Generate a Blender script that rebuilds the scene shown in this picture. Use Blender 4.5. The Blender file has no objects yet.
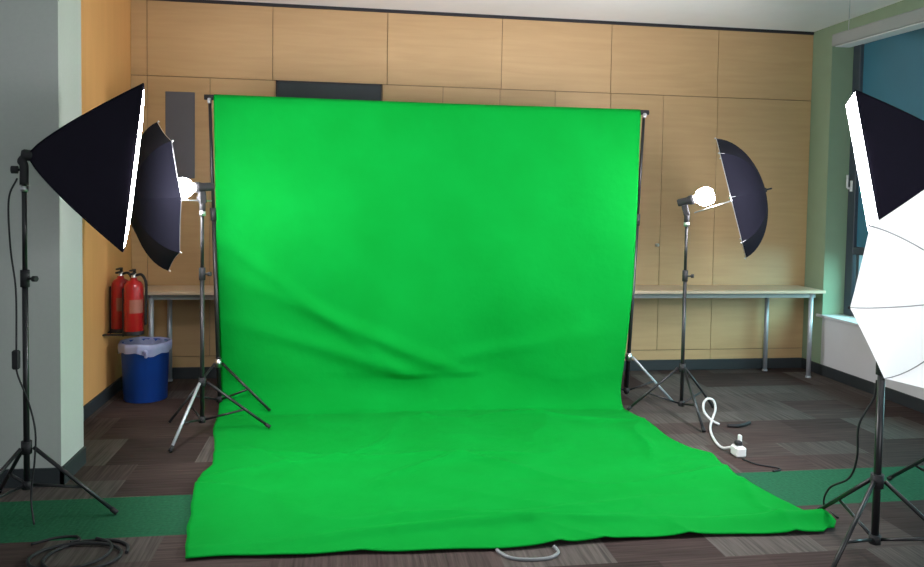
import bpy, math, random
from mathutils import Vector, Matrix, noise
random.seed(7)
scene = bpy.context.scene
C = scene.collection
PI = math.pi

# ---------------------------------------------------------------- materials
def new_mat(name):
    m = bpy.data.materials.new(name); m.use_nodes = True
    nt = m.node_tree
    return m, nt, nt.nodes, nt.links, nt.nodes['Principled BSDF']

def plain(name, col, rough=0.5, metal=0.0, var=0.0, scale=8.0, bump=0.0, emit=None, estr=0.0, spec=0.5):
    m, nt, N, L, b = new_mat(name)
    b.inputs['Roughness'].default_value = rough
    b.inputs['Metallic'].default_value = metal
    b.inputs['Specular IOR Level'].default_value = spec
    tc = N.new('ShaderNodeTexCoord')
    nz = N.new('ShaderNodeTexNoise'); nz.inputs['Scale'].default_value = scale; nz.inputs['Detail'].default_value = 4
    L.new(tc.outputs['Object'], nz.inputs['Vector'])
    mx = N.new('ShaderNodeMix'); mx.data_type = 'RGBA'
    mx.inputs[6].default_value = (*[c * (1 - var) for c in col], 1)
    mx.inputs[7].default_value = (*[min(1, c * (1 + var)) for c in col], 1)
    L.new(nz.outputs['Fac'], mx.inputs[0]); L.new(mx.outputs[2], b.inputs['Base Color'])
    if bump:
        bp = N.new('ShaderNodeBump'); bp.inputs['Strength'].default_value = bump; bp.inputs['Distance'].default_value = 0.01
        L.new(nz.outputs['Fac'], bp.inputs['Height']); L.new(bp.outputs[0], b.inputs['Normal'])
    if emit:
        b.inputs['Emission Color'].default_value = (*emit, 1); b.inputs['Emission Strength'].default_value = estr
    return m

def wood(name, dark, light, stretch=(1.2, 1.2, 14), rough=0.45):
    m, nt, N, L, b = new_mat(name)
    b.inputs['Roughness'].default_value = rough
    tc = N.new('ShaderNodeTexCoord')
    mp = N.new('ShaderNodeMapping'); mp.inputs['Scale'].default_value = stretch
    at = N.new('ShaderNodeAttribute'); at.attribute_name = 'tone'
    L.new(tc.outputs['Object'], mp.inputs['Vector'])
    n1 = N.new('ShaderNodeTexNoise'); n1.inputs['Scale'].default_value = 1.6; n1.inputs['Detail'].default_value = 7; n1.inputs['Distortion'].default_value = 0.6
    L.new(mp.outputs[0], n1.inputs['Vector'])
    n2 = N.new('ShaderNodeTexNoise'); n2.inputs['Scale'].default_value = 1.1; n2.inputs['Detail'].default_value = 2
    L.new(tc.outputs['Object'], n2.inputs['Vector'])
    a1 = N.new('ShaderNodeMath'); a1.operation = 'MULTIPLY_ADD'; a1.inputs[1].default_value = 0.55
    L.new(n1.outputs['Fac'], a1.inputs[0]); 
    a2 = N.new('ShaderNodeMath'); a2.operation = 'MULTIPLY_ADD'; a2.inputs[1].default_value = 0.3
    L.new(n2.outputs['Fac'], a2.inputs[0]); L.new(a2.outputs[0], a1.inputs[2])
    a3 = N.new('ShaderNodeMath'); a3.operation = 'MULTIPLY_ADD'; a3.inputs[1].default_value = 0.35; a3.inputs[2].default_value = -0.1
    L.new(at.outputs['Fac'], a3.inputs[0]); L.new(a3.outputs[0], a2.inputs[2])
    mx = N.new('ShaderNodeMix'); mx.data_type = 'RGBA'
    mx.inputs[6].default_value = (*dark, 1); mx.inputs[7].default_value = (*light, 1)
    L.new(a1.outputs[0], mx.inputs[0]); L.new(mx.outputs[2], b.inputs['Base Color'])
    return m

def carpet_mat():
    m, nt, N, L, b = new_mat('carpet_tiles')
    b.inputs['Roughness'].default_value = 0.95; b.inputs['Specular IOR Level'].default_value = 0.15
    tc = N.new('ShaderNodeTexCoord'); sep = N.new('ShaderNodeSeparateXYZ'); L.new(tc.outputs['Object'], sep.inputs[0])
    def math_(op, a, bb=None, c=None):
        n = N.new('ShaderNodeMath'); n.operation = op
        for i, v in enumerate((a, bb, c)):
            if v is None: continue
            if isinstance(v, (int, float)): n.inputs[i].default_value = v
            else: L.new(v, n.inputs[i])
        return n.outputs[0]
    # rows of 0.495 m, one row is the green band from y = 3.60 to 4.09
    yy = math_('DIVIDE', math_('SUBTRACT', sep.outputs[1], 3.60), 0.495)
    row = math_('FLOOR', yy)
    off = math_('MULTIPLY', math_('FRACT', math_('MULTIPLY', row, 0.37)), 1.0)
    xx = math_('ADD', math_('DIVIDE', sep.outputs[0], 0.495), off)
    colm = math_('FLOOR', xx)
    cmb = N.new('ShaderNodeCombineXYZ'); L.new(colm, cmb.inputs[0]); L.new(row, cmb.inputs[1])
    wn = N.new('ShaderNodeTexWhiteNoise'); wn.noise_dimensions = '2D'; L.new(cmb.outputs[0], wn.inputs['Vector'])
    # half-width planks inside a tile as well
    sub = math_('FLOOR', math_('MULTIPLY', yy, 2.0))
    cmb2 = N.new('ShaderNodeCombineXYZ'); L.new(colm, cmb2.inputs[0]); L.new(sub, cmb2.inputs[1])
    wn2 = N.new('ShaderNodeTexWhiteNoise'); wn2.noise_dimensions = '2D'; L.new(cmb2.outputs[0], wn2.inputs['Vector'])
    val = math_('ADD', math_('MULTIPLY', wn.outputs['Value'], 0.7), math_('MULTIPLY', wn2.outputs['Value'], 0.3))
    ramp = N.new('ShaderNodeValToRGB'); e = ramp.color_ramp.elements
    ramp.color_ramp.interpolation = 'LINEAR'
    e[0].position = 0.15; e[0].color = (0.036, 0.024, 0.022, 1)
    e[1].position = 0.9; e[1].color = (0.10, 0.086, 0.078, 1)
    x = ramp.color_ramp.elements.new(0.42); x.color = (0.055, 0.036, 0.033, 1)
    x = ramp.color_ramp.elements.new(0.62); x.color = (0.070, 0.057, 0.052, 1)
    L.new(val, ramp.inputs[0])
    # fine pile stripes, direction alternates from tile to tile
    mpx = N.new('ShaderNodeMapping'); mpx.inputs['Scale'].default_value = (3, 75, 1); L.new(tc.outputs['Object'], mpx.inputs['Vector'])
    mpy = N.new('ShaderNodeMapping'); mpy.inputs['Scale'].default_value = (75, 3, 1); L.new(tc.outputs['Object'], mpy.inputs['Vector'])
    nx = N.new('ShaderNodeTexNoise'); nx.inputs['Scale'].default_value = 1.0; L.new(mpx.outputs[0], nx.inputs['Vector'])
    ny = N.new('ShaderNodeTexNoise'); ny.inputs['Scale'].default_value = 1.0; L.new(mpy.outputs[0], ny.inputs['Vector'])
    sel = math_('GREATER_THAN', wn.outputs['Value'], 0.5)
    mixs = N.new('ShaderNodeMix'); mixs.data_type = 'FLOAT'; L.new(sel, mixs.inputs[0]); L.new(nx.outputs['Fac'], mixs.inputs[2]); L.new(ny.outputs['Fac'], mixs.inputs[3])
    st = math_('MULTIPLY_ADD', mixs.outputs[0], 1.5, 0.25)
    vm = N.new('ShaderNodeVectorMath'); vm.operation = 'SCALE'; L.new(ramp.outputs[0], vm.inputs[0]); L.new(st, vm.inputs['Scale'])
    # green band
    g = math_('MULTIPLY', math_('GREATER_THAN', yy, 0.0), math_('LESS_THAN', yy, 0.99))
    gcol = N.new('ShaderNodeVectorMath'); gcol.operation = 'SCALE'; gcol.inputs[0].default_value = (0.014, 0.088, 0.042)
    nf = N.new('ShaderNodeTexNoise'); nf.inputs['Scale'].default_value = 60; L.new(tc.outputs['Object'], nf.inputs['Vector'])
    L.new(math_('MULTIPLY_ADD', nf.outputs['Fac'], 0.8, 0.6), gcol.inputs['Scale'])
    mx = N.new('ShaderNodeMix'); mx.data_type = 'RGBA'; L.new(g, mx.inputs[0]); L.new(vm.outputs[0], mx.inputs[6]); L.new(gcol.outputs[0], mx.inputs[7])
    L.new(mx.outputs[2], b.inputs['Base Color'])
    bp = N.new('ShaderNodeBump'); bp.inputs['Strength'].default_value = 0.5; bp.inputs['Distance'].default_value = 0.004
    L.new(mixs.outputs[0], bp.inputs['Height']); L.new(bp.outputs[0], b.inputs['Normal'])
    return m

def translucent(name, col, trans, rough=0.8, mixf=0.5):
    m, nt, N, L, b = new_mat(name)
    b.inputs['Base Color'].default_value = (*col, 1); b.inputs['Roughness'].default_value = rough
    tc = N.new('ShaderNodeTexCoord'); nz = N.new('ShaderNodeTexNoise'); nz.inputs['Scale'].default_value = 30
    L.new(tc.outputs['Object'], nz.inputs['Vector'])
    bp = N.new('ShaderNodeBump'); bp.inputs['Strength'].default_value = 0.05; L.new(nz.outputs['Fac'], bp.inputs['Height']); L.new(bp.outputs[0], b.inputs['Normal'])
    t = N.new('ShaderNodeBsdfTranslucent'); t.inputs['Color'].default_value = (*trans, 1)
    mx = N.new('ShaderNodeMixShader'); mx.inputs[0].default_value = mixf
    out = N['Material Output']
    L.new(b.outputs[0], mx.inputs[1]); L.new(t.outputs[0], mx.inputs[2]); L.new(mx.outputs[0], out.inputs[0])
    return m

def emission(name, col, s):
    m = bpy.data.materials.new(name); m.use_nodes = True
    N = m.node_tree.nodes; L = m.node_tree.links
    N.remove(N['Principled BSDF'])
    e = N.new('ShaderNodeEmission'); e.inputs[0].default_value = (*col, 1); e.inputs[1].default_value = s
    L.new(e.outputs[0], N['Material Output'].inputs[0])
    return m

def cloth_mat():
    m, nt, N, L, b = new_mat('green_muslin')
    b.inputs['Roughness'].default_value = 0.8; b.inputs['Specular IOR Level'].default_value = 0.04
    b.inputs['Sheen Weight'].default_value = 0.02; b.inputs['Sheen Tint'].default_value = (0.3, 1, 0.4, 1)
    tc = N.new('ShaderNodeTexCoord')
    nz = N.new('ShaderNodeTexNoise'); nz.inputs['Scale'].default_value = 3.0; nz.inputs['Detail'].default_value = 5
    L.new(tc.outputs['Object'], nz.inputs['Vector'])
    mx = N.new('ShaderNodeMix'); mx.data_type = 'RGBA'
    mx.inputs[6].default_value = (0.0006, 0.205, 0.019, 1); mx.inputs[7].default_value = (0.0015, 0.27, 0.032, 1)
    L.new(nz.outputs['Fac'], mx.inputs[0]); L.new(mx.outputs[2], b.inputs['Base Color'])
    n2 = N.new('ShaderNodeTexNoise'); n2.inputs['Scale'].default_value = 14; n2.inputs['Detail'].default_value = 6
    L.new(tc.outputs['Object'], n2.inputs['Vector'])
    bp = N.new('ShaderNodeBump'); bp.inputs['Strength'].default_value = 0.15; bp.inputs['Distance'].default_value = 0.03
    L.new(n2.outputs['Fac'], bp.inputs['Height']); L.new(bp.outputs[0], b.inputs['Normal'])
    return m

M = dict(
    carpet=carpet_mat(),
    cloth=cloth_mat(),
    birch=wood('birch_panel', (0.41, 0.255, 0.118), (0.63, 0.425, 0.22)),
    orange=wood('orange_veneer', (0.60, 0.31, 0.10), (0.80, 0.45, 0.17), (9, 9, 0.8)),
    desk=wood('pale_desktop', (0.50, 0.38, 0.26), (0.66, 0.54, 0.40), (10, 1.5, 1.5), 0.35),
    gap=plain('dark_gap', (0.16, 0.10, 0.045), 0.9),
    ceil=plain('ceiling_paint', (0.90, 0.91, 0.92), 0.9, var=0.03),
    black_trim=plain('black_trim', (0.015, 0.015, 0.02), 0.6),
    base=plain('grey_skirting', (0.022, 0.028, 0.032), 0.6, var=0.1),
    pillar=plain('pale_grey_green_paint', (0.46, 0.485, 0.455), 0.9, var=0.04, scale=60),
    green_wall=plain('sage_green_paint', (0.25, 0.34, 0.225), 0.85, var=0.05),
    white_paint=plain('white_panel_paint', (0.66, 0.66, 0.68), 0.6, var=0.03),
    frame=plain('dark_window_frame', (0.05, 0.065, 0.085), 0.4, var=0.1),
    teal=plain('teal_tinted_glass', (0.055, 0.20, 0.29), 0.25, var=0.12, scale=3),
    vision=plain('grey_vision_glass', (0.12, 0.127, 0.16), 0.3, var=0.05),
    darkglass=plain('dark_glazing', (0.03, 0.038, 0.046), 0.2, var=0.2, scale=4),
    black=plain('black_metal', (0.012, 0.012, 0.014), 0.35, var=0.2),
    blackplastic=plain('black_plastic', (0.010, 0.010, 0.012), 0.7, var=0.2),
    fabric=plain('black_softbox_fabric', (0.007, 0.005, 0.014), 0.7, var=0.15, scale=25, bump=0.05, spec=0.18),
    umb=plain('black_umbrella_fabric', (0.005, 0.005, 0.012), 0.85, var=0.15, scale=20, bump=0.05, spec=0.2),
    silver=plain('silver_lining', (0.92, 0.92, 0.94), 0.32, metal=0.9, var=0.05),
    chrome=plain('brushed_chrome', (0.62, 0.62, 0.64), 0.28, metal=1.0, var=0.05),
    steel=plain('light_grey_steel', (0.45, 0.48, 0.52), 0.4, metal=0.4, var=0.05),
    rail=plain('grey_aluminium', (0.24, 0.255, 0.25), 0.5, var=0.05),
    red=plain('extinguisher_red', (0.36, 0.010, 0.012), 0.3, var=0.1),
    label=plain('cream_label', (0.30, 0.10, 0.07), 0.6, var=0.1, scale=60),
    blue=plain('blue_bin_plastic', (0.010, 0.075, 0.42), 0.45, var=0.08),
    liner=translucent('bin_liner_film', (0.50, 0.54, 0.80), (0.6, 0.62, 0.85), 0.3, 0.35),
    white=plain('white_plastic', (0.80, 0.80, 0.80), 0.4, var=0.03),
    greycable=plain('grey_cable', (0.20, 0.21, 0.22), 0.5, var=0.05),
    whitecable=plain('white_cable', (0.66, 0.66, 0.66), 0.45, var=0.05),
    whitefab=translucent('white_umbrella_fabric', (0.86, 0.86, 0.88), (0.93, 0.93, 0.96), 0.8, 0.6),
    ribgrey=plain('grey_rib', (0.30, 0.30, 0.32), 0.4, metal=0.5, var=0.05),
    bulb=emission('lamp_bulb_glow', (1.0, 0.96, 1.0), 85),
    bulb2=emission('lamp_bulb_glow_front', (1.0, 0.96, 1.0), 42),
    diff=emission('softbox_diffuser_glow', (1.0, 0.97, 1.0), 58),
)
def clear_glass():
    m, nt, N, L, b = new_mat('clear_pane')
    b.inputs['Base Color'].default_value = (0.75, 0.93, 0.95, 1); b.inputs['Roughness'].default_value = 0.05
    t = N.new('ShaderNodeBsdfTransparent'); t.inputs[0].default_value = (0.72, 0.95, 0.95, 1)
    mx = N.new('ShaderNodeMixShader'); mx.inputs[0].default_value = 0.85
    L.new(b.outputs[0], mx.inputs[1]); L.new(t.outputs[0], mx.inputs[2]); L.new(mx.outputs[0], N['Material Output'].inputs[0])
    return m
M['pane'] = clear_glass()

# ---------------------------------------------------------------- mesh helpers
class MB:
    def __init__(s): s.v = []; s.f = []; s.mi = []; s.tone = []; s.sm = []; s.cur = 0; s.t = 0.5
    def add(s, vs, fs, smooth=False):
        o = len(s.v); s.v += [tuple(v) for v in vs]
        for f in fs:
            s.f.append([i + o for i in f]); s.mi.append(s.cur); s.tone.append(s.t); s.sm.append(smooth)
        return s
    def box(s, lo, hi, bev=0.0):
        (x0, y0, z0), (x1, y1, z1) = lo, hi
        b = min(bev, (x1 - x0) / 2.01, (y1 - y0) / 2.01, (z1 - z0) / 2.01)
        if b <= 0:
            vs = [(x, y, z) for z in (z0, z1) for y in (y0, y1) for x in (x0, x1)]
            return s.add(vs, [(0, 2, 3, 1), (4, 5, 7, 6), (0, 1, 5, 4), (2, 6, 7, 3), (0, 4, 6, 2), (1, 3, 7, 5)])
        # chamfered box: three inset quads per corner
        X = (x0, x1); Y = (y0, y1); Z = (z0, z1); vs = []; idx = {}
        for i in (0, 1):
            for j in (0, 1):
                for k in (0, 1):
                    dx = b if i == 0 else -b; dy = b if j == 0 else -b; dz = b if k == 0 else -b
                    idx[i, j, k, 'x'] = len(vs); vs.append((X[i], Y[j] + dy, Z[k] + dz))
                    idx[i, j, k, 'y'] = len(vs); vs.append((X[i] + dx, Y[j], Z[k] + dz))
                    idx[i, j, k, 'z'] = len(vs); vs.append((X[i] + dx, Y[j] + dy, Z[k]))
        fs = []
        q = [(0, 0), (1, 0), (1, 1), (0, 1)]
        for i in (0, 1): fs.append([idx[i, j, k, 'x'] for j, k in (q if i else q[::-1])])
        for j in (0, 1): fs.append([idx[i, j, k, 'y'] for i, k in (q[::-1] if j else q)])
        for k in (0, 1): fs.append([idx[i, j, k, 'z'] for i, j in (q if k else q[::-1])])
        for a in (0, 1):
            for c in (0, 1):
                fs.append([idx[a, c, 0, 'x'], idx[a, c, 1, 'x'], idx[a, c, 1, 'y'], idx[a, c, 0, 'y']])
                fs.append([idx[a, 0, c, 'x'], idx[a, 1, c, 'x'], idx[a, 1, c, 'z'], idx[a, 0, c, 'z']])
                fs.append([idx[0, a, c, 'y'], idx[1, a, c, 'y'], idx[1, a, c, 'z'], idx[0, a, c, 'z']])
        for i in (0, 1):
            for j in (0, 1):
                for k in (0, 1): fs.append([idx[i, j, k, t] for t in 'xyz'])
        return s.add(vs, fs)
    def tube(s, pts, r, n=10, cap=True, smooth=True):
        pts = [Vector(p) for p in pts]; m = len(pts)
        rs = r if isinstance(r, (list, tuple)) else [r] * m
        vs = []; prev = None
        for i, p in enumerate(pts):
            t = (pts[min(i + 1, m - 1)] - pts[max(i - 1, 0)]).normalized()
            if prev is None:
                a = Vector((0, 0, 1)) if abs(t.z) < 0.9 else Vector((1, 0, 0))
                u = t.cross(a).normalized()
            else:
                u = (prev - t * prev.dot(t)).normalized()
            prev = u; w = t.cross(u)
            for k in range(n):
                a = 2 * PI * k / n
                vs.append(p + (u * math.cos(a) + w * math.sin(a)) * rs[i])
        fs = []
        for i in range(m - 1):
            for k in range(n):
                k2 = (k + 1) % n
                fs.append((i * n + k, i * n + k2, (i + 1) * n + k2, (i + 1) * n + k))
        s.add(vs, fs, smooth)
        if cap:
            o = len(s.v) - len(vs)
            for base in (0, (m - 1) * n):
                s.f.append([o + base + k for k in range(n)]); s.mi.append(s.cur); s.tone.append(s.t); s.sm.append(False)
        return s
    def lathe(s, prof, n=32, org=(0, 0, 0), axis=(0, 0, 1), smooth=True):
        ax = Vector(axis).normalized(); a = Vector((0, 0, 1)) if abs(ax.z) < 0.9 else Vector((1, 0, 0))
        u = ax.cross(a).normalized(); w = ax.cross(u); org = Vector(org)
        vs = []; m = len(prof)
        for r, h in prof:
            for k in range(n):
                t = 2 * PI * k / n
                vs.append(org + ax * h + (u * math.cos(t) + w * math.sin(t)) * max(r, 1e-4))
        fs = [(i * n + k, i * n + (k + 1) % n, (i + 1) * n + (k + 1) % n, (i + 1) * n + k) for i in range(m - 1) for k in range(n)]
        return s.add(vs, fs, smooth)
    def build(s, name, mats, parent=None):
        me = bpy.data.meshes.new(name); me.from_pydata(s.v, [], s.f)
        if not isinstance(mats, (list, tuple)): mats = [mats]
        for m in mats: me.materials.append(m)
        me.polygons.foreach_set('material_index', s.mi)
        me.polygons.foreach_set('use_smooth', s.sm)
        at = me.attributes.new('tone', 'FLOAT', 'FACE'); at.data.foreach_set('value', s.tone)
        me.update()
        import bmesh
        bm = bmesh.new(); bm.from_mesh(me); bmesh.ops.recalc_face_normals(bm, faces=bm.faces); bm.to_mesh(me); bm.free()
        o = bpy.data.objects.new(name, me); C.objects.link(o)
        if parent: o.parent = parent
        return o

def tag(o, label, cat, group=None):
    o['label'] = label; o['category'] = cat
    if group: o['group'] = group
    return o
def thing(name, label, cat, loc=(0, 0, 0), group=None, rot=None):
    o = bpy.data.objects.new(name, None); C.objects.link(o); o.empty_display_size = 0.1
    o.location = loc
    if rot is not None: o.rotation_euler = rot.to_euler()
    return tag(o, label, cat, group)
def struct(o):
    o['kind'] = 'structure'; return o
def spline(pts, n=10):
    """Catmull-Rom through the points."""
    P = [Vector(p) for p in pts]; P = [2 * P[0] - P[1]] + P + [2 * P[-1] - P[-2]]
    out = []
    for i in range(1, len(P) - 2):
        for k in range(n):
            t = k / n
            out.append(0.5 * (2 * P[i] + (P[i + 1] - P[i - 1]) * t + (2 * P[i - 1] - 5 * P[i] + 4 * P[i + 1] - P[i + 2]) * t * t
                              + (3 * P[i] - P[i - 1] - 3 * P[i + 1] + P[i + 2]) * t ** 3))
    out.append(P[-2]); return out
def frame_x(d, up=(0, 0, 1)):
    """rotation whose local +X is d and whose local Z stays close to up"""
    x = Vector(d).normalized(); z = Vector(up); z = (z - x * z.dot(x)).normalized(); y = z.cross(x)
    return Matrix((x, y, z)).transposed()

# ---------------------------------------------------------------- room
XL, XR, YB, H = -1.775, 4.34, 6.74, 3.19
YF = -1.2
struct(MB().box((-4.2, YF, -0.1), (4.75, YB + 0.1, 0)).build('floor', M['carpet']))
struct(MB().box((-4.2, YF, H), (4.75, YB + 0.1, H + 0.1)).build('ceiling', M['ceil']))

w = MB()                                     # birch-panelled back wall
w.cur = 1; w.box((XL - 0.1, YB + 0.012, 0), (XR + 0.3, YB + 0.1, H)); w.cur = 0
rnd = random.Random(3)
def panels(xs, z0, z1, tones=None, skip=()):
    for i in range(len(xs) - 1):
        if i in skip: continue
        w.t = tones[i] if tones else rnd.random()
        w.box((xs[i] + 0.0025, YB, z0 + 0.003), (xs[i + 1] - 0.0025, YB + 0.015, z1 - 0.003))
panels([XL, -1.645, -0.63, 0.34, 1.35, 2.36, 3.39, XR], 2.545, 3.165, [.5, .35, .25, .5, .6, .45, .35])
low = [XL, -1.645, -1.142, -0.60, 0.30, 0.83, 1.34, 1.845, 2.365, 2.87, 3.40, XR]
panels(low, 0.19, 2.545, [.5, .3, .35, .4, .45, .5, .45, .6, .65, .55, .5])
panels([XL, -0.6, 0.83, 2.365, 3.40, XR], 0.0, 0.19, [.3, .4, .5, .55, .5])
wb = struct(w.build('wall_back', [M['birch'], M['gap']]))
MB().lathe([(0.0, -0.03), (0.016, -0.028), (0.016, 0)], 16, (2.84, YB, 1.17), (0, 1, 0)).build('handle', M['chrome'], wb)
struct(MB().box((XL, YB - 0.006, 3.165), (XR, YB + 0.01, H)).build('trim_1', M['black_trim']))  # black strip puts the shade of the ceiling shadow gap into colour

v = struct(MB().box((-1.50, YB - 0.006, 1.70), (-1.263, YB + 0.005, 2.42), 0.003).build('window_2', M['vision']))
d = struct(MB().box((-0.593, YB - 0.01, 2.02), (0.287, YB + 0.005, 2.535), 0.003).build('window_3', M['darkglass']))
fr = MB()
for lo, hi in (((-0.6, 2.01), (-0.585, 2.545)), ((0.279, 2.01), (0.294, 2.545)), ((-0.6, 2.53), (0.294, 2.545)), ((-0.6, 2.01), (0.294, 2.025))):
    fr.box((lo[0], YB - 0.016, lo[1]), (hi[0], YB, hi[1]))
fr.build('window_frame', M['black_trim'], d)

lw = MB(); lw.t = .5
lw.box((XL - 0.12, 4.646, 0), (XL, YB + 0.1, H))
struct(lw.build('wall_left', M['orange']))
struct(MB().box((-4.2, 4.294, 0), (-1.4876, 4.646, H)).build('wall_pillar', M['pillar']))

def skirting(name, lo, hi): return struct(MB().box(lo, hi, 0.004).build(name, M['base']))
skirting('baseboard_back', (XL, YB - 0.014, 0), (XR, YB + 0.005, 0.098))
skirting('baseboard_left', (XL - 0.005, 4.646, 0), (XL + 0.014, YB - 0.014, 0.098))
skirting('baseboard_right', (XR - 0.014, YF, 0), (XR + 0.005, YB - 0.014, 0.098))
s_ = MB(); s_.box((-4.2, 4.28, 0), (-1.474, 4.30, 0.098)); s_.box((-1.49, 4.28, 0), (-1.474, 4.646, 0.098))
struct(s_.build('baseboard_pillar', M['base']))

JY = 6.45                                     # far jamb of the window recess
rw = MB()
rw.box((XR, JY, 0), (4.75, YB + 0.1, H))
rw.box((XR, YF, 3.08), (4.75, JY, H))
struct(rw.build('wall_right', M['green_wall']))
struct(MB().box((XR, YF, 0), (4.72, JY, 0.53)).build('trim_2', M['white_paint']))
struct(MB().box((XR - 0.02, YF, 0.53), (4.56, 6.52, 0.556), 0.004).build('trim_3', M['white_paint']))
win = MB()
bays = [JY, 5.30, 4.10, 2.90, 1.70, 0.50, -0.70]
for i, y in enumerate(bays):
    wd = 0.10 if i == 0 else 0.045
    win.box((4.55, y - wd, 0.556), (4.63, y + (0 if i == 0 else 0.045), 3.08), 0.004)
for z0, z1 in ((0.556, 0.62), (1.12, 1.19), (3.01, 3.08)):
    win.box((4.555, -0.7, z0), (4.625, JY, z1), 0.004)
# inner sash of the opening lower light
win.box((4.565, JY - 0.17, 0.62), (4.615, JY - 0.13, 1.12)); 
w1 = struct(win.build('window_1', M['frame']))
for i in range(len(bays) - 1):
    MB().box((4.585, bays[i + 1] + 0.045, 1.19), (4.593, bays[i] - (0.10 if i == 0 else 0.045), 3.01)).build('pane', M['teal'], w1)
    MB().box((4.585, bays[i + 1] + 0.045, 0.62), (4.593, bays[i] - (0.10 if i == 0 else 0.045), 1.12)).build('pane', M['pane'], w1)
h = MB(); h.tube([(4.55, 6.40, 1.72), (4.515, 6.40, 1.72), (4.505, 6.40, 1.73), (4.505, 6.40, 1.84)], 0.010, 10)
h.box((4.54, 6.385, 1.69), (4.552, 6.415, 1.79), 0.003)
h.build('window_handle', M['white'], w1)

# ---------------------------------------------------------------- green backdrop cloth
def lerp(a, b, t): return a + (b - a) * t
def table(tab, x):
    if x <= tab[0][0]: return tab[0][1]
    for (x0, y0), (x1, y1) in zip(tab, tab[1:]):
        if x <= x1:
            t = (x - x0) / (x1 - x0); return lerp(y0, y1, t * t * (3 - 2 * t) if False else t)
    return tab[-1][1]
ZT = 2.268
LX = [(0.0, -0.928), (0.7, -0.918), (1.35, -0.905), (2.25, -0.885)]       # hanging left edge by drop
RX = [(0.0, 2.213), (0.7, 2.195), (1.35, 2.165), (2.25, 2.06)]
LF = [(3.27, -0.655), (3.41, -0.68), (3.76, -0.73), (4.2, -0.785), (4.38, -0.775), (4.5, -0.745), (4.9, -0.80), (5.2, -0.86), (5.6, -0.885)]
RF = [(3.27, 2.30), (3.34, 2.36), (3.46, 2.31), (3.6, 2.275), (3.83, 2.235), (4.0, 2.20), (4.2, 2.215), (4.4, 2.25), (4.5, 2.165), (4.65, 2.125), (4.8, 2.11), (5.05, 2.12), (5.25, 2.09), (5.45, 2.06)]
NS, NH, NA, NFL = 170, 90, 16, 150
def cloth_point(u, row):
    # u across 0..1 ; row: hanging, arc, floor
    ywall_top = 5.618
    ywall_bot = lerp(5.70, 5.53, u)
    rad = lerp(0.20, 0.13, u) + 0.03 * math.sin(u * 7)
    zr = 0.24
    if row < NH:
        t = row / NH; z = lerp(ZT, zr, t); k = (ZT - z)
        y = lerp(ywall_top, ywall_bot, min(1, (t / 0.9)) ** 1.5)
        x = lerp(table(LX, k), table(RX, k), u)
        # slow hanging folds, strongest towards the foot
        amp = 0.004 + 0.024 * t ** 1.6
        diag = x * 2.1 + z * 1.3
        y += amp * (math.sin(diag * 2.6 + 0.8) + 0.6 * math.sin((x * 1.1 - z * 1.9) * 3.1) ) * min(1, u * 8 + 0.2) * min(1, (1 - u) * 8 + 0.2)
        # swag folds that run from the lower foot of the stand up across the cloth
        for (cx, cz, sl, a) in ((0.2, 0.55, -0.42, 0.034), (0.1, 0.38, -0.30, 0.03), (-0.35, 0.85, -0.75, 0.018), (1.2, 0.45, 0.18, 0.014)):
            dd = (z - (cz + sl * (x - cx))) / 0.06
            y -= a * math.exp(-dd * dd) * math.exp(-((x - cx) / 0.75) ** 2)
        if t < 0.02: y += 0.02 * (1 - t / 0.02)
        zz = z + 0.006 * math.sin(u * PI) * (1 - t) - 0.012 * math.sin(u * PI) * (1 - t)
        y += 0.006 * noise.noise((x * 4, z * 4, 1.7)) * t
        return (x, y, zz)
    yb = ywall_bot; yc = yb - rad
    if row < NH + NA:
        a = (row - NH) / NA * PI / 2
        z = 0.012 + (zr - 0.012) * (1 - math.sin(a)); y = yb - rad * (1 - math.cos(a))
        k = ZT - z
        xl = lerp(table(LX, k), table(LF, y), a / (PI / 2)); xr = lerp(table(RX, k), table(RF, y), a / (PI / 2))
        x = lerp(xl, xr, u)
        wv = (1 - a / (PI / 2))
        y += wv * (0.028 * (math.sin((x * 2.1 + z * 1.3) * 2.6 + 0.8) + 0.6 * math.sin((x * 1.1 - z * 1.9) * 3.1))) * min(1, u * 8 + 0.2) * min(1, (1 - u) * 8 + 0.2)
        return (x, y, z + 0.008 * max(0, noise.noise((x * 3, y * 3, 4))))
    t = (row - NH - NA) / NFL
    front = 3.285 + 0.012 * math.sin(u * 11) + 0.02 * noise.noise((u * 9, 0.3, 0)) + (0.03 if u > 0.985 else 0) + 0.045 * (1 - u) ** 3
    y = lerp(yc, front, t)
    x = lerp(table(LF, y), table(RF, y), u)
    e = 0.008 * noise.noise((u * 3, y * 7, 9))
    if u < 0.02 or u > 0.98: x += e
    # wrinkles on the floor: ridges along several directions, masked by noise
    z = 0.012
    p = Vector((x, y, 0))
    wv = noise.noise((x * 1.1 + 3, y * 1.1, 2.2)) * 0.35
    r1 = 1 - abs(math.sin((y * 3.4 + x * 0.9 + wv * 5)))          # nearly across
    r2 = 1 - abs(math.sin((y * 2.2 - x * 2.6 + wv * 6) * 1.2))     # diagonals
    r3 = 1 - abs(math.sin((x * 3.0 + y * 0.9 + wv * 4) * 1.1))
    m1 = max(0, noise.noise((x * 0.9 + 8, y * 0.9, 0)) + 0.35); m2 = max(0, noise.noise((x * 1.0, y * 1.2 + 5, 3)) + 0.25); m3 = max(0, noise.noise((x * 1.2 + 2, y * 1.1 + 9, 6)) + 0.1)
    right = max(0, (u - 0.72) / 0.28)
    near = max(0, 1 - (y - 3.28) / 1.1)
    z += 0.036 * m1 * r1 ** 5 + (0.032 + 0.03 * right) * m2 * r2 ** 6 + 0.026 * m3 * r3 ** 5
    z += 0.004 * (noise.noise((x * 6, y * 6, 1)) + 0.6)
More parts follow.
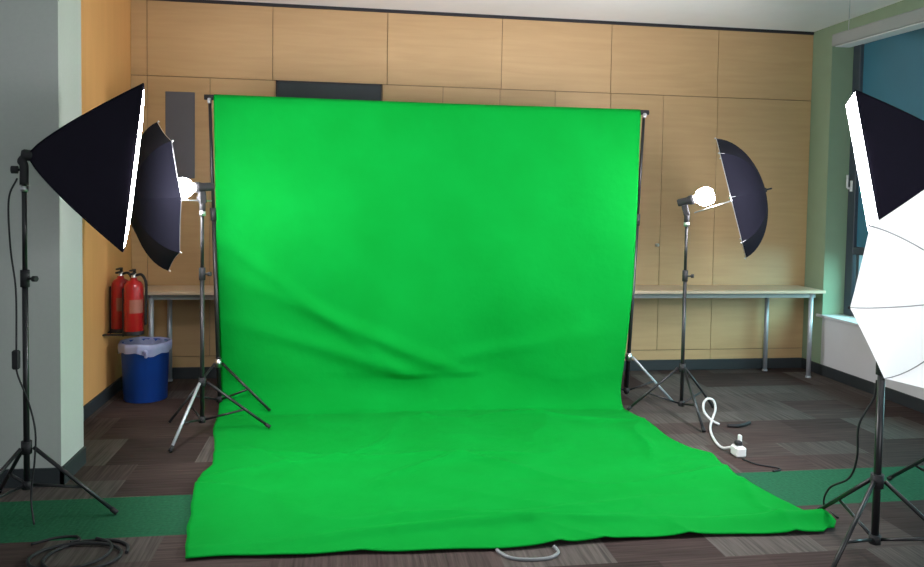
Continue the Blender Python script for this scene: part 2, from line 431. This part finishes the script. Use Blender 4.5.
    mr = max(0, noise.noise((x * 0.8 + 1, y * 0.8 + 4, 7)) + 0.15) * min(1, max(0, (x - 0.2) / 0.8))
    z += 0.011 * mr * (1 - abs(math.sin((x * 1.5 + y * 4.4 + wv * 3) * 2.6))) ** 2
    # long folds close to the front hem and the bunched corner
    z += 0.028 * near * math.exp(-((y - 3.47 - 0.07 * math.sin(x * 2.0)) / 0.035) ** 2) * (0.3 + 0.7 * max(0, math.sin(x * 1.9 + 0.4)))
    z += 0.022 * near * math.exp(-((y - 3.62 - 0.16 * (x - 0.9)) / 0.04) ** 2) * math.exp(-((x - 1.2) / 0.7) ** 2)
    z += 0.045 * right * near * math.exp(-((y - 3.40) / 0.06) ** 2)
    # rise at the rims so the hem reads as cloth with thickness
    return (x, y, max(0.008, z))
cl = MB(); rows = NH + NA + NFL
vs = [cloth_point(i / NS, r) for r in range(rows + 1) for i in range(NS + 1)]
fs = [(r * (NS + 1) + i, r * (NS + 1) + i + 1, (r + 1) * (NS + 1) + i + 1, (r + 1) * (NS + 1) + i) for r in range(rows) for i in range(NS)]
cl.add(vs, fs, True)
cloth = cl.build('backdrop_cloth', M['cloth'])
sm = cloth.modifiers.new('thickness', 'SOLIDIFY'); sm.thickness = 0.005; sm.offset = 0
tag(cloth, 'bright green muslin backdrop hanging from the crossbar and spread wide over the carpet', 'backdrop')

# ---------------------------------------------------------------- stands
def tripod_parts(root, ctr, tips, hubz, kneez, top, r_low=0.0135, r_up=0.011, brace_t=0.6, legmat=None, lean=(0, 0), split=0.62, hubpart=None):
    """children of root (root sits at ctr on the floor): pole sections, legs, braces, hub collars"""
    lx, ly = lean
    P = lambda z: Vector((lx * (z - hubz), ly * (z - hubz), z))
    zs = hubz + (top - hubz) * split
    lowp = MB(); lowp.tube([P(kneez - 0.02), P(zs)], r_low, 14).build('lower_pole', M['black'], root)
    MB().tube([P(zs - 0.03), P(top)], r_up, 14).build('upper_pole', M['black'], root)
    c = MB(); c.tube([P(zs - 0.05), P(zs + 0.03)], r_low * 1.5, 14)
    cc = c.build('pole_collar', M['blackplastic'], root)
    k = MB(); q = P(zs - 0.01); k.tube([q, q + Vector((0.045, -0.015, 0))], [0.006, 0.006], 8); k.tube([q + Vector((0.04, -0.013, 0)), q + Vector((0.058, -0.02, 0))], [0.014, 0.014], 10)
    k.build('knob', M['blackplastic'], cc)
    hub = MB(); hub.tube([P(hubz - 0.03), P(hubz + 0.03)], r_low * 1.75, 14); hub.build('leg_hub', M['blackplastic'], root)
    kn = MB(); kn.tube([P(kneez - 0.02), P(kneez + 0.02)], r_low * 1.6, 14); kn.build('brace_hub', M['blackplastic'], root)
    for i, t in enumerate(tips):
        tv = Vector((t[0] - ctr[0], t[1] - ctr[1], 0)); dirn = Vector((tv.x, tv.y, 0)).normalized()
        tz = t[2] if len(t) > 2 else 0.0
        a = P(hubz) + dirn * 0.03; b = Vector((tv.x, tv.y, tz + 0.010))
        lm = legmat[i] if legmat else M['black']
        leg = MB().tube([a, b], 0.0095, 10).build('leg', lm, root)
        fd = (b - a).normalized()
        MB().tube([b - fd * 0.035, b], 0.0125, 10).build('rubber_foot', M['blackplastic'], leg)
        m = a + (b - a) * brace_t
        MB().tube([P(kneez) + dirn * 0.02, m], 0.0075, 8).build('brace', M['black'], root)

def ring_tips(c, r, a0): return [(c[0] + r * math.cos(math.radians(a0 + k)), c[1] + r * math.sin(math.radians(a0 + k))) for k in (0, 120, 240)]

STG = None
c = (-1.487, 3.85)
sbl = thing('light_stand', 'black tripod light stand before the grey pillar, under the black softbox', 'light stand', (*c, 0))
tripod_parts(sbl, c, [(-1.086, 3.862), (-1.74, 3.46), (-1.76, 4.215)], 0.35, 0.17, 1.66)
c = (-0.916, 5.13)
ull = thing('light_stand', 'black tripod light stand with silvery legs at the edge of the green cloth', 'light stand', (*c, 0))
tripod_parts(ull, c, [(-0.486, 5.145, 0.022), (-1.039, 4.776), (-1.10, 5.45)], 0.345, 0.10, 1.50, legmat=[M['black'], M['steel'], M['black']])
c = (2.43, 5.236)
url = thing('light_stand', 'black tripod light stand before the long desk, next to the looped white cable', 'light stand', (*c, 0))
tripod_parts(url, c, [(2.05, 5.315, 0.03), (2.416, 4.842), (2.781, 5.44)], 0.36, 0.10, 1.46)
c = (2.31, 3.0)
frl = thing('light_stand', 'black tripod light stand under the white umbrella, nearest to the cloth corner', 'light stand', (*c, 0))
tripod_parts(frl, c, [(2.345, 3.46, 0.02), (1.94, 2.80), (2.66, 2.77)], 0.355, 0.095, 1.19, r_low=0.0155)
c = (3.08, 3.40)
srl = thing('light_stand', 'black tripod light stand by the window, one leg showing behind the white umbrella stand', 'light stand', (*c, 0))
tripod_parts(srl, c, [(3.064, 3.885), (2.70, 3.12), (3.50, 3.17)], 0.37, 0.12, 1.74)

# backdrop frame: two stands and the bar they carry
bf = thing('backdrop_frame', 'black metal backdrop frame with crossbar that carries the green cloth', 'backdrop stand', (0.65, 5.65, 0))
def bar_pole(x_top, x_hub, tips):
    o = Vector((0.65, 5.65, 0))
    lx = (x_top - x_hub) / (2.27 - 0.36)
    P = lambda z: Vector((x_hub + lx * (z - 0.36), 5.65, z)) - o
    pole = MB().tube([P(0.07), P(1.45)], 0.0150, 14).tube([P(1.40), P(2.262)], 0.0115, 14).build('pole', M['black'], bf)
    MB().tube([P(1.38), P(1.47)], 0.021, 14).build('pole_collar', M['blackplastic'], pole)
    MB().tube([P(0.33), P(0.39)], 0.024, 14).build('leg_hub', M['chrome'], pole)
    MB().tube([P(0.08), P(0.12)], 0.022, 14).build('brace_hub', M['blackplastic'], pole)
    for t in tips:
        b = Vector((t[0], t[1], t[2] + 0.01)) - o; a = P(0.36); dirn = (b - a); dirn.z = 0; dirn.normalize(); a = a + dirn * 0.03
        MB().tube([a, b], 0.0095, 10).build('leg', t[3], pole)
        MB().tube([P(0.10) + dirn * 0.02, a + (b - a) * 0.55], 0.0075, 8).build('brace', M['black'], pole)
bar_pole(-0.960, -0.897, [(-0.523, 5.527, 0.03, M['black']), (-1.179, 5.393, 0, M['black']), (-0.93, 6.05, 0, M['black'])])
bar_pole(2.252, 2.178, [(2.538, 5.637, 0, M['steel']), (2.30, 6.05, 0, M['black']), (1.82, 5.63, 0, M['black'])])
MB().tube([(-1.645, 0, 2.246), (1.625, 0, 2.246)], 0.014, 14).build('crossbar', M['black'], bf)
for x in (-1.610, 1.600):
    k = MB(); k.box((x - 0.012, -0.022, 2.205), (x + 0.012, 0.022, 2.242), 0.004); 
    k.tube([(x, -0.02, 2.225), (x, -0.04, 2.225)], 0.010, 10)
    k.build('bar_clamp', M['chrome'], bf)
    MB().tube([(x - 0.035, 0, 2.248), (x + 0.035, 0, 2.248)], 0.019, 14).build('bar_end_cap', M['blackplastic'], bf)

# ---------------------------------------------------------------- softboxes
def softbox(name, label, apex, axis, depth, W, Hh, pole_top, roll=0.0):
    R = frame_x(axis)
    if roll: R = R @ Matrix.Rotation(roll, 3, 'X')
    root = thing(name, label, 'softbox', apex, None, R)
    n = 14; m = 12
    sh = MB(); vs = []
    per = []
    for s in range(4):
        for k in range(m):
            per.append((s, k / m))
    cor = [(-1, -1), (1, -1), (1, 1), (-1, 1)]
    for i in range(n + 1):
        t = i / n; g = 0.035 + 0.965 * t ** 0.84
        for s, k in per:
            a = cor[s]; b = cor[(s + 1) % 4]
            y = lerp(a[0], b[0], k); z = lerp(a[1], b[1], k)
            sag = 1 - 0.10 * math.sin(k * PI) * math.sin(min(1, t) * PI * 0.86)
            vs.append((depth * t, y * g * W / 2 * sag, z * g * Hh / 2 * sag))
    q = len(per)
    fs = [(i * q + k, i * q + (k + 1) % q, (i + 1) * q + (k + 1) % q, (i + 1) * q + k) for i in range(n) for k in range(q)]
    sh.add(vs, fs, False)
    # faceted seams stay crisp: flat shading across corners, smooth along panels
    sh.sm = [True] * len(sh.sm)
    shell = sh.build('shell', M['fabric'], root)
    me = shell.data
    # lip round the opening
    es = shell.modifiers.new('edges', 'EDGE_SPLIT'); es.split_angle = math.radians(40)
    lip = MB()
    for (y0, z0), (y1, z1) in zip(cor, cor[1:] + cor[:1]):
        a = (depth, y0 * W / 2, z0 * Hh / 2); b = (depth, y1 * W / 2, z1 * Hh / 2)
        lip.tube([a, b], 0.005, 6)
    lip.build('lip', M['fabric'], root)
    # white diffusion sheet, slightly domed, standing proud of the lip
    dv = []; k = 12
    for i in range(k + 1):
        for j in range(k + 1):
            y = (i / k - .5) * (W - 0.012); z = (j / k - .5) * (Hh - 0.012)
            e = min(1, 6 * min(i, k - i) / k) * min(1, 6 * min(j, k - j) / k)
            dv.append((depth + 0.002 + 0.008 * e, y, z))
    df = [(i * (k + 1) + j, (i + 1) * (k + 1) + j, (i + 1) * (k + 1) + j + 1, i * (k + 1) + j + 1) for i in range(k) for j in range(k)]
    MB().add(dv, df, True).build('diffuser', M['diff'], root)
    # seams on the corners
    for s in range(4):
        pts = []
        for i in range(n + 1):
            t = i / n; g = 0.035 + 0.965 * t ** 0.84
            pts.append((depth * t, cor[s][0] * g * W / 2, cor[s][1] * g * Hh / 2))
        MB().tube(pts, 0.004, 6).build('corner_rod', M['umb'], root)
    # lamp holder behind the apex: socket, elbow bracket, clamp
    Ri = R.inverted()
    pt = Ri @ (Vector(pole_top) - Vector(apex))
    lh = MB(); lh.lathe([(0.0, -0.035), (0.02, -0.035), (0.026, -0.025), (0.026, 0.0), (0.022, 0.02)], 20, (0, 0, 0), (1, 0, 0))
    lh.build('lamp_socket', M['blackplastic'], root)
    br = MB(); br.tube(spline([(-0.01, 0, 0.0), (-0.03, 0, -0.03), tuple(pt + Ri @ Vector((0, 0, 0.02))), tuple(pt + Ri @ Vector((0, 0, -0.07)))], 6), 0.019, 12)
    b2 = br.build('tilt_bracket', M['blackplastic'], root)
    kn = MB(); a = pt + Ri @ Vector((0, 0, 0.0)); kd = Ri @ Vector((-1, -0.15, 0))
    kn.tube([a, a + kd * 0.03], 0.006, 8); kn.tube([a + kd * 0.025, a + kd * 0.052], 0.018, 12)
    kn.build('knob', M['blackplastic'], b2)
    sl = MB(); a = pt + Ri @ Vector((0, 0, -0.075)); sl.tube([a, a + Ri @ Vector((0, 0, -0.025))], 0.0185, 12); sl.build('sleeve', M['chrome'], b2)
    return root
softbox('softbox', 'black rectangular softbox with lit white front, before the grey pillar', (-1.465, 3.86, 1.728), (0.952, 0.232, -0.115), 0.450, 0.60, 0.765, (-1.487, 3.85, 1.66))
softbox('softbox', 'black rectangular softbox with lit white front, partly behind the white umbrella', (3.075, 3.43, 1.825), (-0.835, 0.50, -0.19), 0.475, 0.57, 0.79, (3.08, 3.40, 1.74))

# ---------------------------------------------------------------- umbrellas and bare lamps
def umbrella(label, rim_c, open_dir, R, D, fab, lin, rot0=0.0, shaft_len=0.5, sag=0.06):
    od = Vector(open_dir).normalized(); apex = Vector(rim_c) - od * D
    Rm = frame_x(od) @ Matrix.Rotation(rot0, 3, 'X')
    root = thing('umbrella', label, 'umbrella', apex, None, Rm)
    nt, sub = 12, 8
    def surf(off):
        vs = []
        for i in range(nt + 1):
            t = i / nt
            for k in range(8 * sub):
                a = 2 * PI * k / (8 * sub); loc = (k % sub) / sub
                f = math.cos(PI / 8) / math.cos((loc - .5) * PI / 4)      # straight edges between the ribs
                rr = R * math.sin(t * PI / 2 * 0.86) / math.sin(PI / 2 * 0.86) * f * (1 - sag * math.sin(loc * PI) * t * 0.5)
                xx = D * (1 - math.cos(t * PI / 2 * 0.86)) / (1 - math.cos(PI / 2 * 0.86))
                vs.append((xx + off, rr * math.cos(a) * (1 - off * 0.6), rr * math.sin(a) * (1 - off * 0.6)))
        q = 8 * sub
        fs = [(i * q + k, i * q + (k + 1) % q, (i + 1) * q + (k + 1) % q, (i + 1) * q + k) for i in range(nt) for k in range(q)]
        return vs, fs
    vs, fs = surf(0); can = MB().add(vs, fs, True).build('canopy', fab, root)
    es = can.modifiers.new('edges', 'EDGE_SPLIT'); es.split_angle = math.radians(12)
    if lin:
        vs, fs = surf(0.004); MB().add(vs, fs, True).build('lining', lin, root)
    for j in range(8):
        a = 2 * PI * j / 8; pts = []
        for i in range(nt + 1):
            t = i / nt; rr = R * math.sin(t * PI / 2 * 0.86) / math.sin(PI / 2 * 0.86)
            xx = D * (1 - math.cos(t * PI / 2 * 0.86)) / (1 - math.cos(PI / 2 * 0.86))
            pts.append((xx + (-0.001 if not lin else 0.006), rr * math.cos(a), rr * math.sin(a)))
        pts.append((pts[-1][0] + 0.006, pts[-1][1] * 1.012, pts[-1][2] * 1.012))
        rb = MB().tube(pts, 0.0026 if lin else 0.0021, 6).build('rib', M['ribgrey'], root)
        MB().tube([pts[-2], pts[-1]], 0.0055, 8).build('rib_tip', M['chrome'] if lin else M['blackplastic'], rb)
        q = pts[int(nt * 0.55)]
        MB().tube([(0.20, 0.01 * math.cos(a), 0.01 * math.sin(a)), q], 0.0018, 6).build('strut', M['ribgrey'], root)
    MB().tube([(-0.01, 0, 0), (shaft_len, 0, -0.042)], 0.0045, 8).build('shaft', M['chrome'], root)
    f = MB(); f.lathe([(0.0, -0.045), (0.006, -0.043), (0.007, -0.01), (0.016, -0.006), (0.016, 0.004)], 14, (0, 0, 0), (1, 0, 0)); f.build('ferrule', M['blackplastic'], root)
    return root
def lamp(label, pole_top, dirn, bulbmat, blen=0.125, br=0.066, gap=0.0):
    d_ = Vector(dirn).normalized(); R = frame_x(d_)
    root = thing('studio_lamp', label, 'lamp', pole_top, None, R)
    Ri = R.inverted(); dn = Ri @ Vector((0, 0, -1))
    up = -dn
    o = up * 0.10
    s = MB(); s.lathe([(0.0, -0.07), (0.022, -0.07), (0.027, -0.06), (0.027, 0.0), (0.034, 0.02), (0.034, 0.045), (0.02, 0.05)], 20, o, (1, 0, 0)); s.build('lamp_socket', M['blackplastic'], root)
    b = MB(); b.tube([dn * 0.07, up * 0.02], 0.0195, 12); b.box((-0.022, -0.02, -0.005), (0.022, 0.02, 0.075), 0.006)
    bb = b.build('tilt_bracket', M['blackplastic'], root)
    k = MB(); k.tube([(0, -0.018, 0.03), (0, -0.05, 0.03)], 0.006, 8); k.tube([(0, -0.045, 0.03), (0, -0.075, 0.03)], 0.017, 12); k.build('knob', M['blackplastic'], bb)
    k = MB(); k.tube([dn * 0.085, dn * 0.055], 0.021, 12); k.build('sleeve', M['chrome'], bb)
    x0 = 0.045
    p = [(0.018, x0), (0.03, x0 + 0.015)]
    for i in range(11):
        a = i / 10 * PI
        p.append((br * math.sin(a) ** 0.6 if 0 < a < PI - 0.01 else (0.03 if i == 0 else 0.0), x0 + 0.02 + blen * (1 - math.cos(a)) / 2))
    MB().lathe(p, 24, o, (1, 0, 0)).build('bulb', bulbmat, root)
    return root

u1 = Vector((-0.90, -0.42, -0.07)).normalized()      # from lamp to umbrella apex
p1 = Vector((-0.914, 5.13, 1.51))
lamp('bare glowing bulb on black holder, in front of the umbrella beside the softbox', p1, u1, M['bulb'])
umbrella('black reflector umbrella partly hidden behind the black softbox', p1 + Vector((0, 0, 0.05)) + u1 * 0.245, -u1, 0.465, 0.20, M['umb'], M['silver'], 0.0)
u2 = Vector((0.86, -0.46, 0.26)).normalized()
p2 = Vector((2.43, 5.236, 1.475))
lamp('bare glowing bulb on black holder, in front of the umbrella above the long desk', p2, u2, M['bulb'])
umbrella('open black reflector umbrella seen side-on above the long desk', p2 + Vector((0, 0, 0.045)) + u2 * 0.31, -u2, 0.435, 0.23, M['umb'], M['silver'], 0.0)
u3 = Vector((0.09, -0.99, 0.02)).normalized()
p3 = Vector((2.31, 3.0, 1.205))
lamp('lamp head with lit bulb hidden behind the white umbrella fabric', p3, u3, M['bulb2'])
umbrella('large white translucent photo umbrella glowing in front of the window', (2.338, 2.72, 1.222), -u3, 0.425, 0.20, M['whitefab'], None, math.radians(-8), sag=0.012)

# ---------------------------------------------------------------- desks by the back wall
def desk(label, x0, x1, y0, y1, legs, zt=0.798):
    root = thing('desk', label, 'desk', ((x0 + x1) / 2, (y0 + y1) / 2, 0))
    o = root.location
    L_ = lambda x, y, z: (x - o.x, y - o.y, z)
    t = MB(); t.box(L_(x0, y0, zt - 0.028), L_(x1, y1, zt), 0.004); t.build('tabletop', M['desk'], root)
    f = MB(); f.box(L_(x0 + 0.07, y0 + 0.05, zt - 0.07), L_(x1 - 0.07, y0 + 0.08, zt - 0.028)); f.box(L_(x0 + 0.07, y1 - 0.08, zt - 0.07), L_(x1 - 0.07, y1 - 0.05, zt - 0.028)); f.build('apron', M['rail'], root)
    for (x, y) in legs:
        MB().tube([L_(x, y, 0.012), L_(x, y, zt - 0.028)], 0.020, 16).tube([L_(x, y, 0), L_(x, y, 0.014)], 0.025, 16).build('leg', M['steel'], root)
    return root
desk('long pale desk along the panelled wall whose open end is near the window', 1.30, 4.255, 6.28, 6.72, [(4.15, 6.34), (3.90, 6.64), (1.42, 6.34), (1.42, 6.64)])
desk('pale desk in the corner behind the blue bin', -1.63, 1.285, 6.28, 6.72, [(-1.52, 6.34), (-1.45, 6.66), (1.16, 6.34), (1.16, 6.64)])

# ---------------------------------------------------------------- blue bin with liner
bx, by = -1.505, 6.10
bn = thing('waste_bin', 'round blue plastic waste bin with a pale bag liner folded over its rim', 'bin', (bx, by, 0))
MB().lathe([(0.0, 0.0), (0.150, 0.0), (0.156, 0.006), (0.172, 0.415), (0.178, 0.418), (0.178, 0.432), (0.170, 0.432), (0.153, 0.02), (0, 0.018)], 48).build('body', M['blue'], bn)
lp = []
n = 60; vs = []
prof = [(0.10, 0.30), (0.150, 0.36), (0.168, 0.425), (0.176, 0.446), (0.186, 0.440), (0.188, 0.41), (0.186, 0.375)]
for j, (r, z) in enumerate(prof):
    for k in range(n):
        a = 2 * PI * k / n
        rr = r + (0.004 * math.sin(a * 11) + 0.003 * math.sin(a * 23 + 1)) * (1 if j > 2 else 0.8)
        zz = z + (0.012 * math.sin(a * 3 + 0.6) + 0.008 * math.sin(a * 7)) * (1 if j >= 5 else 0.25) - (0.02 * math.exp(-((a - 4.9) / 0.35) ** 2) if j == 6 else 0)
        vs.append((rr * math.cos(a), rr * math.sin(a), zz))
fs = [(i * n + k, i * n + (k + 1) % n, (i + 1) * n + (k + 1) % n, (i + 1) * n + k) for i in range(len(prof) - 1) for k in range(n)]
MB().add(vs, fs, True).build('bag_liner', M['liner'], bn)
kt = MB(); kt.tube(spline([(0.03, -0.186, 0.39), (0.05, -0.20, 0.40), (0.06, -0.196, 0.375), (0.045, -0.192, 0.35)], 5), [0.012] * 15 + [0.004], 8)
kt.build('bag_knot', M['liner'], bn)

# ---------------------------------------------------------------- fire extinguishers on the left wall
def extinguisher(label, y, z0, r=0.068, hgt=0.40, gap=0.0):
    x = XL + r + 0.022 + gap
    root = thing('fire_extinguisher', label, 'fire extinguisher', (x, y, z0), 'fire extinguishers on the wall')
    MB().lathe([(0, 0), (r * .92, 0), (r, 0.012), (r, hgt - 0.07), (r * .93, hgt - 0.035), (r * .7, hgt - 0.01), (0.026, hgt), (0.022, hgt + 0.02), (0, hgt + 0.02)], 28).build('cylinder', M['red'], root)
    MB().lathe([(r * 1.01, -0.004), (r * 1.02, 0.0), (r * 1.02, 0.022), (r * 1.0, 0.024)], 28).build('base_ring', M['blackplastic'], root)
    lb = MB(); n = 10; vs = []
    for i in range(n + 1):
        a = math.radians(-100 + i * 90 / n)
        for z in (0.16, 0.26): vs.append((math.cos(a) * (r + 0.001), math.sin(a) * (r + 0.001), z))
    lb.add(vs, [(2 * i, 2 * i + 2, 2 * i + 3, 2 * i + 1) for i in range(n)], True); lb.build('instruction_sticker', M['label'], root)
    v = MB(); v.lathe([(0.018, hgt + 0.015), (0.018, hgt + 0.05), (0, hgt + 0.05)], 14); v.build('valve', M['chrome'], root)
    hd = MB(); hd.box((-0.012, -0.10, hgt + 0.045), (0.012, 0.03, hgt + 0.056), 0.003); hd.box((-0.012, -0.09, hgt + 0.072), (0.012, 0.02, hgt + 0.082), 0.003); hd.box((-0.010, 0.01, hgt + 0.045), (0.010, 0.022, hgt + 0.08))
    hd.build('handle', M['blackplastic'], root)
    MB().tube(spline([(0.012, 0.0, hgt + 0.035), (0.06, -0.01, hgt + 0.04), (r + 0.022, -0.02, hgt - 0.03), (r + 0.02, -0.025, hgt - 0.2), (r + 0.018, -0.025, 0.07)], 6), 0.010, 10).build('hose', M['blackplastic'], root)
    b = MB(); b.box((-r - 0.008, -0.022, -0.018), (-r + 0.004, 0.022, 0.34), 0.002); b.box((-r - 0.022 - gap, -0.02, -0.014), (r * .6, 0.02, -0.004))
    b.build('wall_bracket', M['blackplastic'], root)
    return root
extinguisher('red fire extinguisher close to the orange wall, half hidden behind the other one', 6.11, 0.52)
extinguisher('red fire extinguisher above the blue bin, the one in front of the other', 5.985, 0.52, 0.070, 0.40, 0.125)

# ---------------------------------------------------------------- pendant linear light by the window
pl = thing('pendant_light', 'long grey linear light fitting hung on a thin wire beside the window', 'light fitting', (3.80, 5.55, 2.79)); pl.rotation_euler = (math.radians(1.2), 0, 0)
MB().box((-0.075, -4.0, 0.006), (0.085, 0.0, 0.098), 0.006).build('housing', M['rail'], pl)
MB().box((-0.055, -3.98, 0.0), (0.068, -0.02, 0.014), 0.003).build('diffuser', M['white_paint'], pl)
for y in (-0.05, -3.6):
    MB().tube([(0.03, y, 0.085), (0.03, y, H - 2.79 - y * 0.021)], 0.0025, 6).build('suspension_wire', M['steel'], pl)

# ---------------------------------------------------------------- cables and plugs
def cable(name, label, pts, r, mat, cat='cable', n=8):
    o = MB().tube(spline(pts, n), r, 8).build(name, mat); return tag(o, label, cat)
ad = thing('plug_adapter', 'white plug adapter with a black plug lying on the carpet by the cloth', 'plug', (2.41, 4.37, 0))
b = MB(); b.box((-0.032, -0.045, 0.002), (0.032, 0.045, 0.066), 0.010); b.build('socket_block', M['white'], ad)
b = MB(); b.box((-0.02, -0.016, 0.066), (0.02, 0.022, 0.094), 0.006); b.build('plug', M['blackplastic'], ad)
b = MB(); b.box((0.012, 0.01, 0.066), (0.03, 0.04, 0.125), 0.005); b.build('plug_top', M['white'], ad)
cable('extension_cable', 'white extension cable looping from the plug adapter up beside a stand leg',
      [(2.395, 4.42, 0.04), (2.37, 4.50, 0.012), (2.40, 4.66, 0.010), (2.48, 4.88, 0.010), (2.56, 5.02, 0.03), (2.615, 5.08, 0.09), (2.61, 5.10, 0.15), (2.565, 5.10, 0.165), (2.525, 5.08, 0.14), (2.52, 5.06, 0.085), (2.555, 5.02, 0.035), (2.60, 4.985, 0.012)], 0.0085, M['whitecable'])
cable('power_lead', 'short thick black lead lying on the carpet behind the white extension cable',
      [(2.645, 4.955, 0.013), (2.70, 4.935, 0.013), (2.77, 4.96, 0.013), (2.84, 5.01, 0.013)], 0.012, M['blackplastic'])
cable('thin_lead', 'thin black lead on the carpet by the white plug adapter',
      [(2.40, 4.30, 0.006), (2.44, 4.20, 0.006), (2.52, 4.14, 0.006), (2.53, 4.10, 0.006), (2.47, 4.08, 0.006)], 0.005, M['blackplastic'])
cable('power_cable', 'thin black cord sagging from the white umbrella stand to the carpet',
      [(2.312, 3.03, 0.792), (2.309, 3.03, 0.757), (2.304, 3.04, 0.701), (2.271, 3.08, 0.579), (2.312, 3.14, 0.412), (2.334, 3.22, 0.285), (2.347, 3.38, 0.176), (2.461, 3.583, 0.006), (2.43, 3.423, 0.006)], 0.005, M['blackplastic'])
cable('grey_cable', 'pale grey cable looping out from under the front hem of the green cloth',
      [(0.675, 3.285, 0.006), (0.68, 3.25, 0.006), (0.72, 3.19, 0.006), (0.80, 3.165, 0.006), (0.885, 3.17, 0.006), (0.935, 3.21, 0.006), (0.94, 3.25, 0.006), (0.935, 3.275, 0.006)], 0.008, M['greycable'])
pts = []
for i in range(30):
    a = i / 30 * 2 * PI * 2.3; rr = 0.13 + 0.03 * math.sin(a * 1.3 + 1)
    pts.append((-1.12 + rr * 1.25 * math.cos(a), 3.43 + rr * math.sin(a), 0.007 + 0.010 * (i / 30)))
pts = [(-1.34, 3.62, 0.007), (-1.25, 3.63, 0.007), (-1.17, 3.61, 0.007), (-1.14, 3.575, 0.007)] [::-1][:0] + pts
cable('coiled_cable', 'black cable lying in loose loops on the carpet before the softbox stand', pts, 0.0075, M['blackplastic'], n=3)
cable('stray_lead', 'thin black lead curled on the brown carpet in front of the green band',
      [(-1.36, 3.56, 0.006), (-1.28, 3.615, 0.006), (-1.20, 3.625, 0.006), (-1.17, 3.59, 0.006), (-1.20, 3.565, 0.006)], 0.006, M['blackplastic'])
lc = thing('power_cable', 'black cord with inline switch running down the softbox stand by the pillar', 'cable', (-1.487, 3.85, 0))
MB().tube(spline([(-0.02, -0.025, 1.62), (-0.055, -0.03, 1.52), (-0.05, -0.03, 1.30), (-0.030, -0.026, 1.10), (-0.03, -0.026, 0.85), (-0.03, -0.025, 0.72), (0.02, -0.03, 0.58), (0.05, -0.03, 0.44), (0.045, -0.025, 0.30), (0.03, -0.03, 0.12), (0.06, -0.08, 0.008)], 8), 0.0045, 8).build('cord', M['blackplastic'], lc)
b = MB(); b.box((-0.046, -0.045, 0.73), (-0.014, -0.018, 0.82), 0.006); b.build('inline_switch', M['blackplastic'], lc)

# ---------------------------------------------------------------- light
wd = bpy.data.worlds.new('room_ambient'); scene.world = wd; wd.use_nodes = True
N = wd.node_tree.nodes; L = wd.node_tree.links
bg = N['Background']; bg.inputs[0].default_value = (0.86, 0.93, 1.0, 1); bg.inputs[1].default_value = 0.40
def area(name, loc, aim, size, sizey, e, col):
    l = bpy.data.lights.new(name, 'AREA'); l.shape = 'RECTANGLE'; l.size = size; l.size_y = sizey; l.energy = e; l.color = col
    o = bpy.data.objects.new(name, l); C.objects.link(o); o.location = loc
    o.rotation_euler = (Vector(aim) - Vector(loc)).to_track_quat('-Z', 'Y').to_euler(); return o
area('daylight', (5.6, 4.6, 1.6), (4.4, 4.8, 0.9), 3.5, 1.6, 420, (0.75, 0.95, 1.0))

def spot(name, loc, aim, e, ang):
    l = bpy.data.lights.new(name, 'SPOT'); l.energy = e; l.spot_size = math.radians(ang); l.spot_blend = 1.0; l.shadow_soft_size = 0.12
    o = bpy.data.objects.new(name, l); C.objects.link(o); o.location = loc
    o.rotation_euler = (Vector(aim) - Vector(loc)).to_track_quat('-Z', 'Y').to_euler(); return o
spot('added_umbrella_spot', p1 + u1 * 0.24 + Vector((0, 0, 0.05)), (-0.25, 5.62, 1.30), 30, 90)  # extra spots added inside both black umbrellas for bright patches on the cloth
spot('added_umbrella_spot', p2 + u2 * 0.30 + Vector((0, 0, 0.05)), (1.62, 5.60, 1.40), 30, 90)
area('added_ceiling_fill', (2.5, -0.6, 0.9), (0.6, 4.0, 3.2), 2.5, 1.5, 45, (0.93, 0.97, 1.0))  # unseen low lamp behind the camera, added to lighten the ceiling
scene.view_settings.view_transform = 'Standard'
scene.view_settings.look = 'None'
scene.view_settings.exposure = 0.0

# ---------------------------------------------------------------- camera
yaw, pitch, roll, f, cy = 0.150, 0.045, 0.0162, 767.5, -48.3
sy, cyw, sp, cp = math.sin(yaw), math.cos(yaw), math.sin(pitch), math.cos(pitch)
F = Vector((sy * cp, cyw * cp, -sp)); R0 = Vector((cyw, -sy, 0)); U0 = R0.cross(F)
R = R0 * math.cos(roll) + U0 * math.sin(roll); U = -R0 * math.sin(roll) + U0 * math.cos(roll)
cam = bpy.data.cameras.new('camera'); co = bpy.data.objects.new('camera', cam); C.objects.link(co)
m = Matrix((R, U, -F)).transposed().to_4x4(); m.translation = (0, 0, 1.55); co.matrix_world = m
cam.sensor_width = 36; cam.lens = f / 924 * 36; cam.shift_y = cy / 924
cam.clip_start = 0.05
scene.camera = co
